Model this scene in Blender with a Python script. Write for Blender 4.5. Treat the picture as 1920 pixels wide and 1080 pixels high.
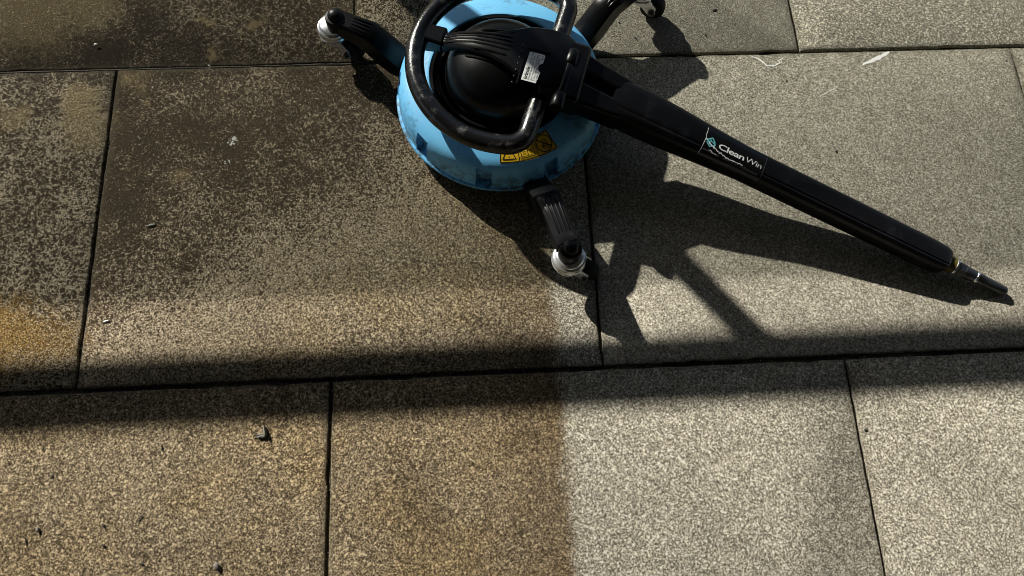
import bpy, bmesh, math, random
from mathutils import Vector, Matrix
random.seed(7)
for o in list(bpy.data.objects): bpy.data.objects.remove(o)
S = bpy.context.scene
COL = S.collection

# ------------------------------------------------------------------ camera, sky, sun, exposure
FPX = 1400.0                                    # focal length in photograph pixels (1920 wide)
CAM = Vector((0.6878, -0.2617, 1.2752))
RC = Matrix(((0.9982, 0.0390, -0.0448), (-0.0509, 0.9498, -0.3086), (0.0305, 0.3103, 0.9501)))
cam_d = bpy.data.cameras.new('camera'); cam = bpy.data.objects.new('camera', cam_d); COL.objects.link(cam)
cam_d.sensor_width = 36; cam_d.lens = FPX / 1920 * 36; cam_d.clip_start = .02; cam_d.clip_end = 500
q = RC.to_quaternion(); cam.rotation_mode = 'QUATERNION'; cam.rotation_quaternion = q.normalized(); cam.location = CAM
S.camera = cam
SUN_EL = math.radians(30); SUN_AZ = math.radians(129)          # direction towards the sun, from +x
world = bpy.data.worlds.new('World'); S.world = world; world.use_nodes = True
wn = world.node_tree.nodes; bg = wn['Background']; bg.inputs[1].default_value = .05
sky = wn.new('ShaderNodeTexSky'); sky.sky_type = 'NISHITA'; sky.sun_disc = False
sky.sun_elevation = SUN_EL; sky.sun_rotation = math.radians(90) - SUN_AZ
world.node_tree.links.new(sky.outputs[0], bg.inputs[0])
sd = bpy.data.lights.new('sun', 'SUN'); sd.energy = 5; sd.angle = math.radians(.7); sd.color = (1, .95, .87)
sun = bpy.data.objects.new('sun', sd); COL.objects.link(sun)
tosun = Vector((math.cos(SUN_EL)*math.cos(SUN_AZ), math.cos(SUN_EL)*math.sin(SUN_AZ), math.sin(SUN_EL)))
sun.rotation_euler = tosun.to_track_quat('Z', 'Y').to_euler(); sun.location = tosun*8
S.view_settings.view_transform = 'Standard'; S.view_settings.look = 'None'
S.view_settings.gamma = 1; S.view_settings.exposure = 1.0; S.view_settings.use_curve_mapping = False
S.render.engine = 'CYCLES'; S.cycles.filter_width = .95

def at(px, py, z=0.0):
    """photograph pixel -> point on the horizontal plane at height z"""
    d = RC @ Vector(((px-960)/FPX, (540-py)/FPX, -1)); t = (z-CAM.z)/d.z
    return CAM + d*t

# ------------------------------------------------------------------ helpers
def tag(o, label=None, cat=None, group=None, kind=None):
    if label: o['label'] = label
    if cat: o['category'] = cat
    if group: o['group'] = group
    if kind: o['kind'] = kind
    return o
def empty(name, loc):
    o = bpy.data.objects.new(name, None); COL.objects.link(o); o.location = loc; o.empty_display_size = .05; return o
def link(name, me, mat=None, parent=None, loc=None, smooth=35):
    if mat is not None and not me.materials: me.materials.append(mat)
    if smooth:
        me.shade_smooth()
        me.set_sharp_from_angle(angle=math.radians(smooth))
    o = bpy.data.objects.new(name, me); COL.objects.link(o)
    if parent: o.parent = parent
    if loc is not None: o.location = loc
    return o
def mk(name, V, F, mat=None, parent=None, loc=None, smooth=35, fix=True):
    me = bpy.data.meshes.new(name); me.from_pydata([tuple(v) for v in V], [], F)
    if fix:
        bm = bmesh.new(); bm.from_mesh(me); bmesh.ops.recalc_face_normals(bm, faces=bm.faces); bm.to_mesh(me); bm.free()
    me.update(); return link(name, me, mat, parent, loc, smooth)
def rings(R, closed=True, cap=True):
    """loft a list of equal-length rings"""
    n = len(R[0]); V = [p for r in R for p in r]; F = []
    for i in range(len(R)-1):
        for j in range(n if closed else n-1):
            k = (j+1) % n; F.append((i*n+j, i*n+k, (i+1)*n+k, (i+1)*n+j))
    if cap: F.append(tuple(range(n))[::-1]); F.append(tuple((len(R)-1)*n+j for j in range(n)))
    return V, F
def lathe(prof, n=48, cap=False, c=(0, 0)):
    R = [[(c[0]+r*math.cos(2*math.pi*j/n), c[1]+r*math.sin(2*math.pi*j/n), z) for j in range(n)] for r, z in prof]
    return rings(R, True, cap)
def tube(path, rad, n=16, closed=False, cap=True):
    P = [Vector(p) for p in path]; m = len(P); R = []; up = Vector((0, 0, 1)); prev = None
    for i in range(m):
        t = (P[(i+1) % m]-P[i-1]) if closed else (P[min(i+1, m-1)]-P[max(i-1, 0)])
        t.normalize()
        if prev is None: a = t.cross(up if abs(t.z) < .9 else Vector((1, 0, 0))).normalized()
        else: a = (prev - t*prev.dot(t)).normalized()
        prev = a; b = t.cross(a); r = rad[i] if isinstance(rad, (list, tuple)) else rad
        R.append([P[i]+a*r*math.cos(2*math.pi*j/n)+b*r*math.sin(2*math.pi*j/n) for j in range(n)])
    if closed: R.append(R[0]); return rings(R, True, False)
    return rings(R, True, cap)
def bevel_obj(o, w, seg=2):
    m = o.modifiers.new('bevel', 'BEVEL'); m.width = w; m.segments = seg; m.limit_method = 'ANGLE'; m.angle_limit = math.radians(40)
    return o
def box_vf(lo, hi):
    V = [(x, y, z) for z in (lo[2], hi[2]) for y in (lo[1], hi[1]) for x in (lo[0], hi[0])]
    return V, [(0, 2, 3, 1), (4, 5, 7, 6), (0, 1, 5, 4), (2, 6, 7, 3), (0, 4, 6, 2), (1, 3, 7, 5)]
def merge(*parts):
    V = []; F = []
    for v, f in parts:
        k = len(V); V += [tuple(p) for p in v]; F += [tuple(i+k for i in g) for g in f]
    return V, F
def rotz(V, a, o=(0, 0, 0)):
    c, s = math.cos(a), math.sin(a)
    return [(o[0]+p[0]*c-p[1]*s, o[1]+p[0]*s+p[1]*c, o[2]+p[2]) for p in V]

# ------------------------------------------------------------------ node helpers
class NT:
    def __init__(s, name):
        s.m = bpy.data.materials.new(name); s.m.use_nodes = True; s.t = s.m.node_tree
        s.b = s.t.nodes['Principled BSDF']; s.pos = s.n('ShaderNodeNewGeometry').outputs['Position']
    def n(s, k): return s.t.nodes.new(k)
    def l(s, a, b):
        if isinstance(a, (int, float)): b.default_value = a
        elif isinstance(a, (tuple, list)): b.default_value = tuple(a) + ((1,) if len(a) == 3 and len(b.default_value) == 4 else ())
        else: s.t.links.new(a, b)
    def math(s, op, a, b=0.0, c=None, clamp=False):
        n = s.n('ShaderNodeMath'); n.operation = op; n.use_clamp = clamp; s.l(a, n.inputs[0]); s.l(b, n.inputs[1])
        if c is not None: s.l(c, n.inputs[2])
        return n.outputs[0]
    def vec(s, op, a, b=(0, 0, 0)):
        n = s.n('ShaderNodeVectorMath'); n.operation = op; s.l(a, n.inputs[0]); s.l(b, n.inputs[1])
        return n.outputs['Value'] if op in ('DISTANCE', 'LENGTH', 'DOT_PRODUCT') else n.outputs[0]
    def noise(s, scale, detail=2, rough=.5, vec=None, col=False, dist=0):
        n = s.n('ShaderNodeTexNoise'); n.inputs['Scale'].default_value = scale; n.inputs['Detail'].default_value = detail
        n.inputs['Roughness'].default_value = rough; n.inputs['Distortion'].default_value = dist
        s.l(vec if vec is not None else s.pos, n.inputs['Vector'])
        return n.outputs['Color'] if col else n.outputs[0]
    def voro(s, scale, out='Color', vec=None):
        n = s.n('ShaderNodeTexVoronoi'); n.inputs['Scale'].default_value = scale; s.l(vec if vec is not None else s.pos, n.inputs['Vector'])
        return n.outputs[out]
    def ramp(s, x, a, b, lo=0.0, hi=1.0, smooth=True):
        n = s.n('ShaderNodeMapRange'); n.interpolation_type = 'SMOOTHSTEP' if smooth else 'LINEAR'; n.clamp = True
        s.l(x, n.inputs[0]); s.l(a, n.inputs[1]); s.l(b, n.inputs[2]); s.l(lo, n.inputs[3]); s.l(hi, n.inputs[4]); return n.outputs[0]
    def mix(s, f, a, b, blend='MIX'):
        n = s.n('ShaderNodeMix'); n.data_type = 'RGBA'; n.blend_type = blend; s.l(f, n.inputs[0]); s.l(a, n.inputs[6]); s.l(b, n.inputs[7]); return n.outputs[2]
    def attr(s, name):
        n = s.n('ShaderNodeAttribute'); n.attribute_type = 'OBJECT'; n.attribute_name = name; return n.outputs['Fac']
    def bump(s, h, strength, dist):
        n = s.n('ShaderNodeBump'); n.inputs['Strength'].default_value = strength; n.inputs['Distance'].default_value = dist
        s.l(h, n.inputs['Height']); s.t.links.new(n.outputs[0], s.b.inputs['Normal'])
    def set(s, **k):
        for a, v in k.items(): s.l(v, s.b.inputs[a.replace('_', ' ')])
        return s.m
def xy(p): return (p.x, p.y, 0.0)

# ------------------------------------------------------------------ stone
W, H = .9, .633                       # slab pitch
LSLOPE, LOFF = -.02, .822          # where the washed part ends
def stone_material():
    t = NT('granite_slab')
    seed = t.attr('seed'); off = t.vec('ADD', t.pos, t.vec('MULTIPLY', seed, (3.1, 5.7, 1.3)))
    sep = t.n('ShaderNodeSeparateXYZ'); t.l(t.pos, sep.inputs[0]); X, Y = sep.outputs[0], sep.outputs[1]
    flat = t.n('ShaderNodeCombineXYZ'); t.l(X, flat.inputs[0]); t.l(Y, flat.inputs[1]); flat = flat.outputs[0]
    # grain: crystals of 2 to 4 mm
    g1 = t.noise(400, 3, .68, off); g2 = t.noise(820, 1, .5, off)
    g = t.math('ADD', t.math('MULTIPLY', g1, .72), t.math('MULTIPLY', g2, .28))
    con = t.attr('grain')                                          # 1 = coarse and contrasty, .4 = smooth
    wid = t.math('DIVIDE', .10, con)
    gr = t.math('POWER', t.ramp(g, t.math('SUBTRACT', .515, wid), t.math('ADD', .535, wid), smooth=False), 1.35)
    vc = t.n('ShaderNodeSeparateColor'); t.l(t.voro(330, 'Color', off), vc.inputs[0])
    fleck = t.ramp(vc.outputs[0], .84, .95)                         # bright feldspar flecks
    darkf = t.ramp(vc.outputs[1], .93, .99)
    big = t.noise(5, 3, .55, off); mid = t.noise(28, 3, .6, off)
    clean = t.mix(gr, (.072, .065, .049), (.72, .675, .54))
    clean = t.mix(t.math('MULTIPLY', fleck, t.math('MULTIPLY', con, .6)), clean, (.80, .77, .66))
    clean = t.mix(t.math('MULTIPLY', darkf, .5), clean, (.05, .047, .04))
    tone = t.math('MULTIPLY', t.ramp(big, .25, .75, .95, 1.05), t.ramp(mid, .25, .75, .92, 1.08))
    tone = t.math('MULTIPLY', tone, t.attr('tone'))
    cm = t.n('ShaderNodeCombineXYZ'); [t.l(tone, cm.inputs[i]) for i in range(3)]
    clean = t.mix(1.0, clean, cm.outputs[0], 'MULTIPLY')
    clean = t.mix(t.ramp(t.noise(9, 4, .6, off), .52, .75, 0, .12), clean, (.21, .195, .14))
    # soiled side: brown film, left of the line where the washing stopped
    wob = t.math('MULTIPLY', t.math('SUBTRACT', t.noise(14, 4, .65), .5), .05)
    line = t.math('ADD', t.math('MULTIPLY', Y, LSLOPE), LOFF)
    dist = t.math('SUBTRACT', t.math('ADD', X, wob), line)
    soil = t.ramp(t.math('ADD', dist, t.math('MULTIPLY', t.math('SUBTRACT', t.noise(160, 3, .7), .5), .04)), -.014, .016, 1, .06)
    wedge = t.ramp(dist, -.22, 0.0, 0, 1)                            # film gets thicker towards that line
    brown = t.mix(gr, (.046, .036, .022), (.62, .53, .37))
    brown = t.mix(t.math('MULTIPLY', fleck, .6), brown, (.80, .71, .50))
    tint = t.mix(t.ramp(t.noise(7, 3, .6, off), .35, .7), (1, 1, 1), (1.0, .95, .84))
    brown = t.mix(1.0, brown, tint, 'MULTIPLY')
    brown = t.mix(t.math('MULTIPLY', wedge, .38), brown, (.062, .043, .025))
    brown = t.mix(t.ramp(big, .55, .8, 0, .45), brown, (.06, .047, .032))
    pit = t.ramp(t.math('ADD', t.math('MULTIPLY', t.noise(170, 3, .7, off, dist=.4), .75), t.math('MULTIPLY', t.noise(12, 3, .6, off), .25)), .53, .60, 0, .72)
    brown = t.mix(pit, brown, (.030, .022, .013))
    # lichen and algae: worm-like black crust between pale stone
    wn_ = t.noise(190, 4, .72, off, dist=.6)
    def worms(k):
        a = t.noise(k, 3, .62, off, dist=.6)
        rg = t.math('SUBTRACT', .62, t.math('MULTIPLY', t.math('ABSOLUTE', t.math('SUBTRACT', t.noise(k*1.05, 2.5, .6, t.vec('ADD', off, (7.3, 2.1, 0)), dist=.5), .5)), 2.4))
        return t.math('ADD', t.math('MULTIPLY', a, .34), t.math('ADD', t.math('MULTIPLY', rg, .46), t.math('MULTIPLY', g1, .20)))
    lm = t.n('ShaderNodeMix'); t.l(t.attr('worm'), lm.inputs[0]); t.l(worms(205), lm.inputs[2]); t.l(worms(118), lm.inputs[3]); lw = lm.outputs[0]
    blot = t.noise(9, 4, .6, off)
    amt = t.math('ADD', t.attr('lichen'), t.math('MULTIPLY', t.math('SUBTRACT', blot, .5), .55))
    # thins out towards the lower right of the paving
    fall = t.ramp(t.math('ADD', t.math('MULTIPLY', Y, 1.0), t.math('MULTIPLY', X, -.55)), -.26, .34, .0, 1.0)
    amt = t.math('MULTIPLY', amt, t.math('ADD', .26, t.math('MULTIPLY', fall, .74)))
    th = t.ramp(amt, 0, 1, .33, .62, smooth=False)
    lich = t.ramp(lw, t.math('SUBTRACT', th, .045), t.math('ADD', th, .04), 1, 0)
    pale = t.mix(gr, (.14, .115, .075), (.68, .59, .44))
    crust = t.mix(t.noise(40, 2, .5, off), (.013, .010, .006), (.042, .029, .016))
    brown = t.mix(t.ramp(amt, .2, .6), brown, pale)
    brown = t.mix(t.math('MULTIPLY', lich, .93), brown, crust)
    # dark and ochre patches, rust stains, each with its own shape
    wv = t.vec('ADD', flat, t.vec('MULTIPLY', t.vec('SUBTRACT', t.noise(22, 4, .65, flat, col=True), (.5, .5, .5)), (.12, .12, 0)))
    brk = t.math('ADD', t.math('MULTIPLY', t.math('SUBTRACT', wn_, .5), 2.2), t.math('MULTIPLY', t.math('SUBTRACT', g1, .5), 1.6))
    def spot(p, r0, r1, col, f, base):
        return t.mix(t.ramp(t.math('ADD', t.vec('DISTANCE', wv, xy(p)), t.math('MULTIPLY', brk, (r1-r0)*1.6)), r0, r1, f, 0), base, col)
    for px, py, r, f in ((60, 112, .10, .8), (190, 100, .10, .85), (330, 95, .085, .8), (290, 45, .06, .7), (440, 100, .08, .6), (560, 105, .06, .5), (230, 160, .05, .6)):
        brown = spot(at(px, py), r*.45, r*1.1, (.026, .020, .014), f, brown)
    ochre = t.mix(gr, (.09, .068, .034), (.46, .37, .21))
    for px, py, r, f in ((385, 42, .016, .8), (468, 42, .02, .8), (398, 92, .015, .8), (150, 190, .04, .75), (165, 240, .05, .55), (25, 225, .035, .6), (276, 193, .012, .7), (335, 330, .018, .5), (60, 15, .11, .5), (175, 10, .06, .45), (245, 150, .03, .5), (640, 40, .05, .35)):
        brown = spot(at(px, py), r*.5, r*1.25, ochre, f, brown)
    rust = t.mix(gr, (.06, .032, .008), (.62, .40, .12))
    brown = spot(at(10, 630), .03, .10, rust, .8, brown)
    brown = spot(at(100, 640), .02, .08, rust, .5, brown)
    brown = spot(at(200, 560), .01, .05, (.05, .03, .02), .35, brown)
    fm = t.n('ShaderNodeCombineXYZ'); fl = t.attr('film'); t.l(fl, fm.inputs[0]); t.l(t.math('MULTIPLY', fl, t.math('ADD', .85, t.math('MULTIPLY', fl, .15))), fm.inputs[1]); t.l(t.math('MULTIPLY', fl, t.math('ADD', .68, t.math('MULTIPLY', fl, .32))), fm.inputs[2])
    brown = t.mix(1.0, brown, fm.outputs[0], 'MULTIPLY')
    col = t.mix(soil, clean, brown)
    # dust and dirt gathered along slab edges
    ob = t.n('ShaderNodeTexCoord').outputs['Object']; so = t.n('ShaderNodeSeparateXYZ'); t.l(ob, so.inputs[0])
    ex = t.math('SUBTRACT', W/2, t.math('ABSOLUTE', so.outputs[0])); ey = t.math('SUBTRACT', H/2, t.math('ABSOLUTE', so.outputs[1]))
    e = t.math('ADD', t.math('MINIMUM', ex, ey), t.math('MULTIPLY', t.math('SUBTRACT', t.noise(60, 3, .6), .5), .02))
    col = t.mix(t.ramp(e, .002, .016, .4, 0), col, (.085, .074, .05))
    # scuffs: faint pale hairlines on the washed slabs
    h = t.math('ADD', t.math('MULTIPLY', g1, .7), t.math('ADD', t.math('MULTIPLY', g2, .3), t.math('MULTIPLY', lich, t.math('MULTIPLY', soil, -.25))))
    t.bump(h, .55, .0016)
    return t.set(Base_Color=col, Roughness=.9, Specular_IOR_Level=.06)
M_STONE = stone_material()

def bed_material():
    t = NT('joint_bed'); n = t.noise(6, 4, .6); f = t.noise(260, 2, .6)
    c = t.mix(t.ramp(n, .45, .65), (.018, .015, .011), (.11, .095, .05)); c = t.mix(t.ramp(f, .35, .65), t.mix(.6, c, (.008, .008, .006)), c)
    t.bump(f, .8, .003); return t.set(Base_Color=c, Roughness=.95)
M_BED = bed_material()
def ground_material():
    t = NT('ground_gravel'); f = t.noise(90, 3, .6); n = t.noise(.8, 4, .6)
    c = t.mix(t.ramp(f, .35, .65), (.07, .065, .055), (.2, .19, .16)); c = t.mix(t.ramp(n, .4, .65, 0, .6), c, (.06, .075, .03))
    t.bump(f, .6, .01); return t.set(Base_Color=c, Roughness=.95)

def plane(name, x0, x1, y0, y1, z, mat):
    return mk(name, [(x0, y0, z), (x1, y0, z), (x1, y1, z), (x0, y1, z)], [(0, 1, 2, 3)], mat, smooth=0)
tag(plane('ground', -120, 120, -120, 120, -.05, ground_material()), kind='structure')
pave = tag(plane('pavement', -3.3, 5.2, -3.5, 3.2, -.0060, M_BED), kind='structure')

def slab_mesh(gx, gy, gt, seed, step, jit):
    r = random.Random(seed); hx = W/2-gx; y0, y1 = -H/2+gy, H/2-gt; pts = []
    cs = [(-hx, y0), (hx, y0), (hx, y1), (-hx, y1)]
    for i in range(4):
        a, b = Vector(cs[i]), Vector(cs[(i+1) % 4]); L = (b-a).length; n = max(2, int(L/step)); nrm = Vector((-(b-a).y, (b-a).x))/L
        chip = 0
        for k in range(n):
            chip = max(0, chip*.5) if r.random() > .05 else r.uniform(.5, 1)*jit*2.2
            d = r.uniform(0, 1)*jit + chip
            if k == 0: d = jit*.5; p = a + (b-a).normalized()*d + nrm*d
            else: p = a+(b-a)*(k/n)+nrm*d
            pts.append(p)
    inn = [p*(1-.0022/max(.05, p.length)*1.25) for p in pts]
    R = [[(p.x, p.y, -.034) for p in pts], [(p.x, p.y, -.0022) for p in pts], [((p.x+i.x)/2, (p.y+i.y)/2, -.0006) for p, i in zip(pts, inn)], [(p.x, p.y, 0) for p in inn]]
    return rings(R)
# running bond: each row is shifted; per slab: soiling, tone and grain
row_off = {0: 0.0, -1: .4294-W, 1: .4583-W, -2: .02, 2: .03}
spec = {   # (row, column): lichen, tone, grain, height, film, worm
    (0, -1): (.64, 1.0, 1.1, 0, 1.0, 1.0), (0, 0): (.76, 1.0, 1.05, .0012, .84, .45), (0, 1): (.3, 1.05, .70, .0006, .7, 0), (0, 2): (.3, 1.04, .7, 0, .7, 0),
    (1, 0): (.70, 1.0, 1.1, -.0030, .95, .7), (1, -1): (.6, 1, 1, -.002, .7, .5), (1, 1): (.62, 1.08, .68, 0, .9, .7), (1, 2): (.2, 1.42, 1.1, .0008, 1.0, 0),
    (-1, 0): (.46, .78, .95, 0, .60, .3), (-1, 1): (.32, .78, .95, .0005, .56, 0), (-1, 2): (.1, .80, .95, 0, 1.0, 0)}
far_meshes = []
for r in range(-5, 5):
    for c in range(-3, 6):
        x0 = row_off.get(r, (.43 if r % 2 else .02) - W*(r % 2)) + c*W; y0 = r*H
        near = (r, c) in spec
        li, tone, grain, dz, film, worm = spec.get((r, c), (.35, random.uniform(.9, 1.05), random.uniform(.7, 1.1), random.uniform(-.001, .001), .8, .3))
        if near:
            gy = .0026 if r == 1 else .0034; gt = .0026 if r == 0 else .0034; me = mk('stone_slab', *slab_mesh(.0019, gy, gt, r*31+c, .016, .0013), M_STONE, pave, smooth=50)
        else:
            if len(far_meshes) < 3:
                me = mk('stone_slab', *slab_mesh(.003, .004, .004, 500+len(far_meshes), .15, .001), M_STONE, pave, smooth=50); far_meshes.append(me.data)
            else:
                me = link('stone_slab', far_meshes[(r*5+c) % 3], None, pave, smooth=0)
        me.location = (x0+W/2, y0+H/2, dz)
        if near: me.rotation_euler = (random.uniform(-1, 1)*.0012, random.uniform(-1, 1)*.0008, random.uniform(-1, 1)*.0012)
        me['seed'] = random.uniform(1, 40); me['lichen'] = float(li); me['tone'] = float(tone); me['grain'] = float(grain); me['film'] = float(film); me['worm'] = float(worm)

# the joint behind the soiled slab is packed with earth almost to the top
def fill(x0, x1, yc, w, z):
    n = int((x1-x0)/.012); Rr = [[(x0+(x1-x0)*k/n, yc-w+random.uniform(-1, 1)*.0008, z-.003), (x0+(x1-x0)*k/n, yc, z+random.uniform(-.0008, .0008)), (x0+(x1-x0)*k/n, yc+w+random.uniform(-1, 1)*.0008, z-.003)] for k in range(n+1)]
    t = NT('joint_earth'); f = t.noise(300, 3, .6); t.bump(f, .6, .002)
    return mk('joint_fill', *rings(Rr, False, False), t.set(Base_Color=t.mix(t.ramp(f, .35, .65), (.014, .011, .008), (.075, .06, .042)), Roughness=.95), pave)
fill(-.35, .50, H, .0042, -.0022)
# ------------------------------------------------------------------ simple materials
def plastic(name, col, rough, scuff=.0, scol=(.16, .16, .155), scale=35, bump=.0, lo=.84):
    t = NT(name); o = t.n('ShaderNodeTexCoord').outputs['Object']
    a = t.noise(scale, 5, .7, o); b = t.noise(scale*.25, 3, .5, o)
    s = t.math('MULTIPLY', t.ramp(t.math('ADD', a, t.math('MULTIPLY', b, .5)), lo, .98), scuff)
    c = t.mix(s, col, scol)
    f = t.noise(900, 2, .5, o)
    if bump: t.bump(f, bump, .0006)
    return t.set(Base_Color=c, Roughness=t.math('ADD', t.math('MULTIPLY', s, .4), t.ramp(b, .3, .7, rough*.85, rough*1.2)), Specular_IOR_Level=.25)
M_BLACK = plastic('black_plastic', (.0035, .0035, .004), .33, .035, bump=.1)
M_RING = plastic('worn_black_grip', (.006, .006, .0065), .19, .7, (.07, .07, .068), 45, .35, .74); M_RING.node_tree.nodes['Principled BSDF'].inputs['Specular IOR Level'].default_value = .55
M_LANCE = plastic('black_lance_plastic', (.0035, .0037, .0043), .33, .22, (.03, .032, .037), 26, .2, .78)
M_RUB = plastic('black_rubber', (.009, .009, .009), .7, .2)
def blue_material():
    t = NT('light_blue_shell'); o = t.n('ShaderNodeTexCoord').outputs['Object']
    a = t.noise(26, 5, .65, o); d = t.noise(130, 4, .75, o); e = t.noise(7, 3, .5, o)
    base = t.mix(t.ramp(e, .3, .7), (.175, .57, .98), (.205, .62, 1.0))
    dirt = t.ramp(t.math('ADD', a, t.math('MULTIPLY', d, .6)), .84, 1.06, 0, .5)
    c = t.mix(dirt, base, (.06, .13, .19))
    sp = t.ramp(d, .67, .74, 0, .75); c = t.mix(t.math('MULTIPLY', sp, t.ramp(a, .42, .6)), c, (.03, .05, .07))
    gz = t.n('ShaderNodeSeparateXYZ'); t.l(o, gz.inputs[0])
    low = t.math('MULTIPLY', t.ramp(gz.outputs[2], .045, .085, 1, 0), t.ramp(t.noise(60, 5, .7, o), .42, .62, 0, .8))   # splashed grime near the rim
    c = t.mix(low, c, (.055, .075, .085))
    sc = t.ramp(t.noise(300, 2, .6, t.vec('MULTIPLY', o, (1, .12, 1))), .72, .8, 0, .35); c = t.mix(sc, c, (.42, .62, .72))
    t.bump(d, .12, .001)
    return t.set(Base_Color=c, Roughness=t.ramp(a, .3, .7, .36, .52), Specular_IOR_Level=.4)
M_BLUE = blue_material()
def metal(name, col, rough):
    t = NT(name); o = t.n('ShaderNodeTexCoord').outputs['Object']; a = t.noise(60, 4, .7, o)
    return t.set(Base_Color=t.mix(t.ramp(a, .45, .7, 0, .6), col, tuple(x*.45 for x in col)), Metallic=1.0, Roughness=t.ramp(a, .3, .7, rough*.8, rough*1.5))
M_ZINC = metal('zinc_plated_steel', (.82, .84, .86), .20); M_ZINC.node_tree.nodes['Principled BSDF'].inputs['Metallic'].default_value = .8; M_STEEL = metal('dull_steel', (.12, .125, .13), .4); M_BRASS = metal('brass', (.10, .08, .008), .5); M_BRASS.node_tree.nodes['Principled BSDF'].inputs['Metallic'].default_value = .3
M_SHINE = metal('polished_steel', (.8, .8, .78), .22)
def flat(name, col, rough=.5, noise=.0, dark=(.2, .2, .2)):
    t = NT(name)
    if noise:
        o = t.n('ShaderNodeTexCoord').outputs['Object']
        return t.set(Base_Color=t.mix(t.ramp(t.noise(140, 4, .7, o), .5, .72, 0, noise), col, dark), Roughness=rough)
    return t.set(Base_Color=col, Roughness=rough)
M_WHITE = flat('white_print', (.78, .80, .78), .5, .25, (.4, .42, .42)); M_INK = flat('black_ink', (.012, .012, .012), .5)
M_YEL = flat('yellow_sticker', (.80, .50, .015), .4, .25, (.35, .2, .02)); M_CYAN = flat('cyan_print', (.14, .50, .56), .45)
M_STICK = flat('black_sticker', (.0045, .0045, .005), .25); M_GREY = flat('faded_grey_print', (.10, .105, .11), .5); M_EDGE = flat('peeled_sticker_edge', (.5, .5, .48), .6)

# ------------------------------------------------------------------ text as mesh outlines
def text_mesh(body, size, bold=0.0, wid=1.0):
    cu = bpy.data.curves.new('t', 'FONT'); cu.body = body; cu.size = size; cu.resolution_u = 3; cu.offset = bold; cu.space_character = wid
    ob = bpy.data.objects.new('t', cu); COL.objects.link(ob); bpy.context.view_layer.update()
    dg = bpy.context.evaluated_depsgraph_get(); me = bpy.data.meshes.new_from_object(ob.evaluated_get(dg))
    bm = bmesh.new(); bm.from_mesh(me)                    # slice it so that it can bend round a tube
    for k in range(-2, 9): bmesh.ops.bisect_plane(bm, geom=bm.verts[:]+bm.edges[:]+bm.faces[:], plane_co=(0, k*size*.1, 0), plane_no=(0, 1, 0))
    bm.to_mesh(me); bm.free()
    V = [tuple(v.co) for v in me.vertices]; F = [tuple(p.vertices) for p in me.polygons]
    bpy.data.objects.remove(ob); bpy.data.meshes.remove(me); return V, F

# ------------------------------------------------------------------ the machine
CX, CY = .744, .526
mach = tag(empty('surface_cleaner', (CX, CY, 0)), 'round light blue surface cleaner with black ring handle, three caster legs and long black lance', 'surface cleaner')
def loc(px, py, z): p = at(px, py, z); return Vector((p.x-CX, p.y-CY, z))

# shell -------------------------------------------------
prof = [(.182, .031), (.1965, .030), (.1975, .0325), (.1965, .0355), (.1925, .037), (.1918, .046), (.1908, .062), (.1885, .077), (.1845, .0875), (.1775, .0950),
        (.167, .0992), (.152, .1030), (.140, .1060), (.136, .1070), (.1335, .1077), (.1310, .1077), (.1290, .1060), (.1270, .088)]
notches = [176, 218, 258, 296, 338, 18, 56, 98, 136]
def shell_z(r):
    P = [(a, b) for a, b in prof[5:16]]
    for (a, za), (b, zb) in zip(P, P[1:]):
        if b <= r <= a: k = (r-b)/(a-b); return zb+(za-zb)*k
    return P[0][1] if r > P[0][0] else P[-1][1]
angs = []
for k in range(144): angs.append((2.5*k, any(abs((2.5*k-n+180) % 360-180) < 4.3 for n in notches)))
full = []
for n in notches: full += [((n-4.4) % 360, False), ((n-4.2) % 360, True), ((n+4.2) % 360, True), ((n+4.4) % 360, False)]
angs = sorted([a for a in angs] + full)
R = []
for r, z in prof:
    ring = []
    for a, inn in angs:
        rr = r
        if inn and .0365 < z < .0875: rr = min(r, .1790 - (z-.037)*.02)
        ring.append((rr*math.cos(math.radians(a)), rr*math.sin(math.radians(a)), z))
    R.append(ring)
shell = mk('shell', *rings(R, True, False), M_BLUE, mach, smooth=32)
shell['label'] = 'light blue domed plastic shell with notched rim'
# brush skirt under the shell
br = []
for k in range(720):
    a = 2*math.pi*k/720; r0 = .181+random.uniform(-.003, .003); r1 = .186+random.uniform(-.006, .006); a1 = a+random.uniform(-.02, .02)
    br.append(([(r0*math.cos(a), r0*math.sin(a), .032), (r0*math.cos(a+.007), r0*math.sin(a+.007), .032), (r1*math.cos(a1+.004), r1*math.sin(a1+.004), random.uniform(.0035, .008))], [(0, 1, 2)]))
skirt = mk('brush_skirt', *merge(*br), M_RUB, mach, smooth=0); skirt['kind'] = 'stuff'
mk('brush_holder', *lathe([(.10, .04), (.178, .036), (.180, .024), (.172, .022), (.10, .03)], 64), M_BLACK, mach)
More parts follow.
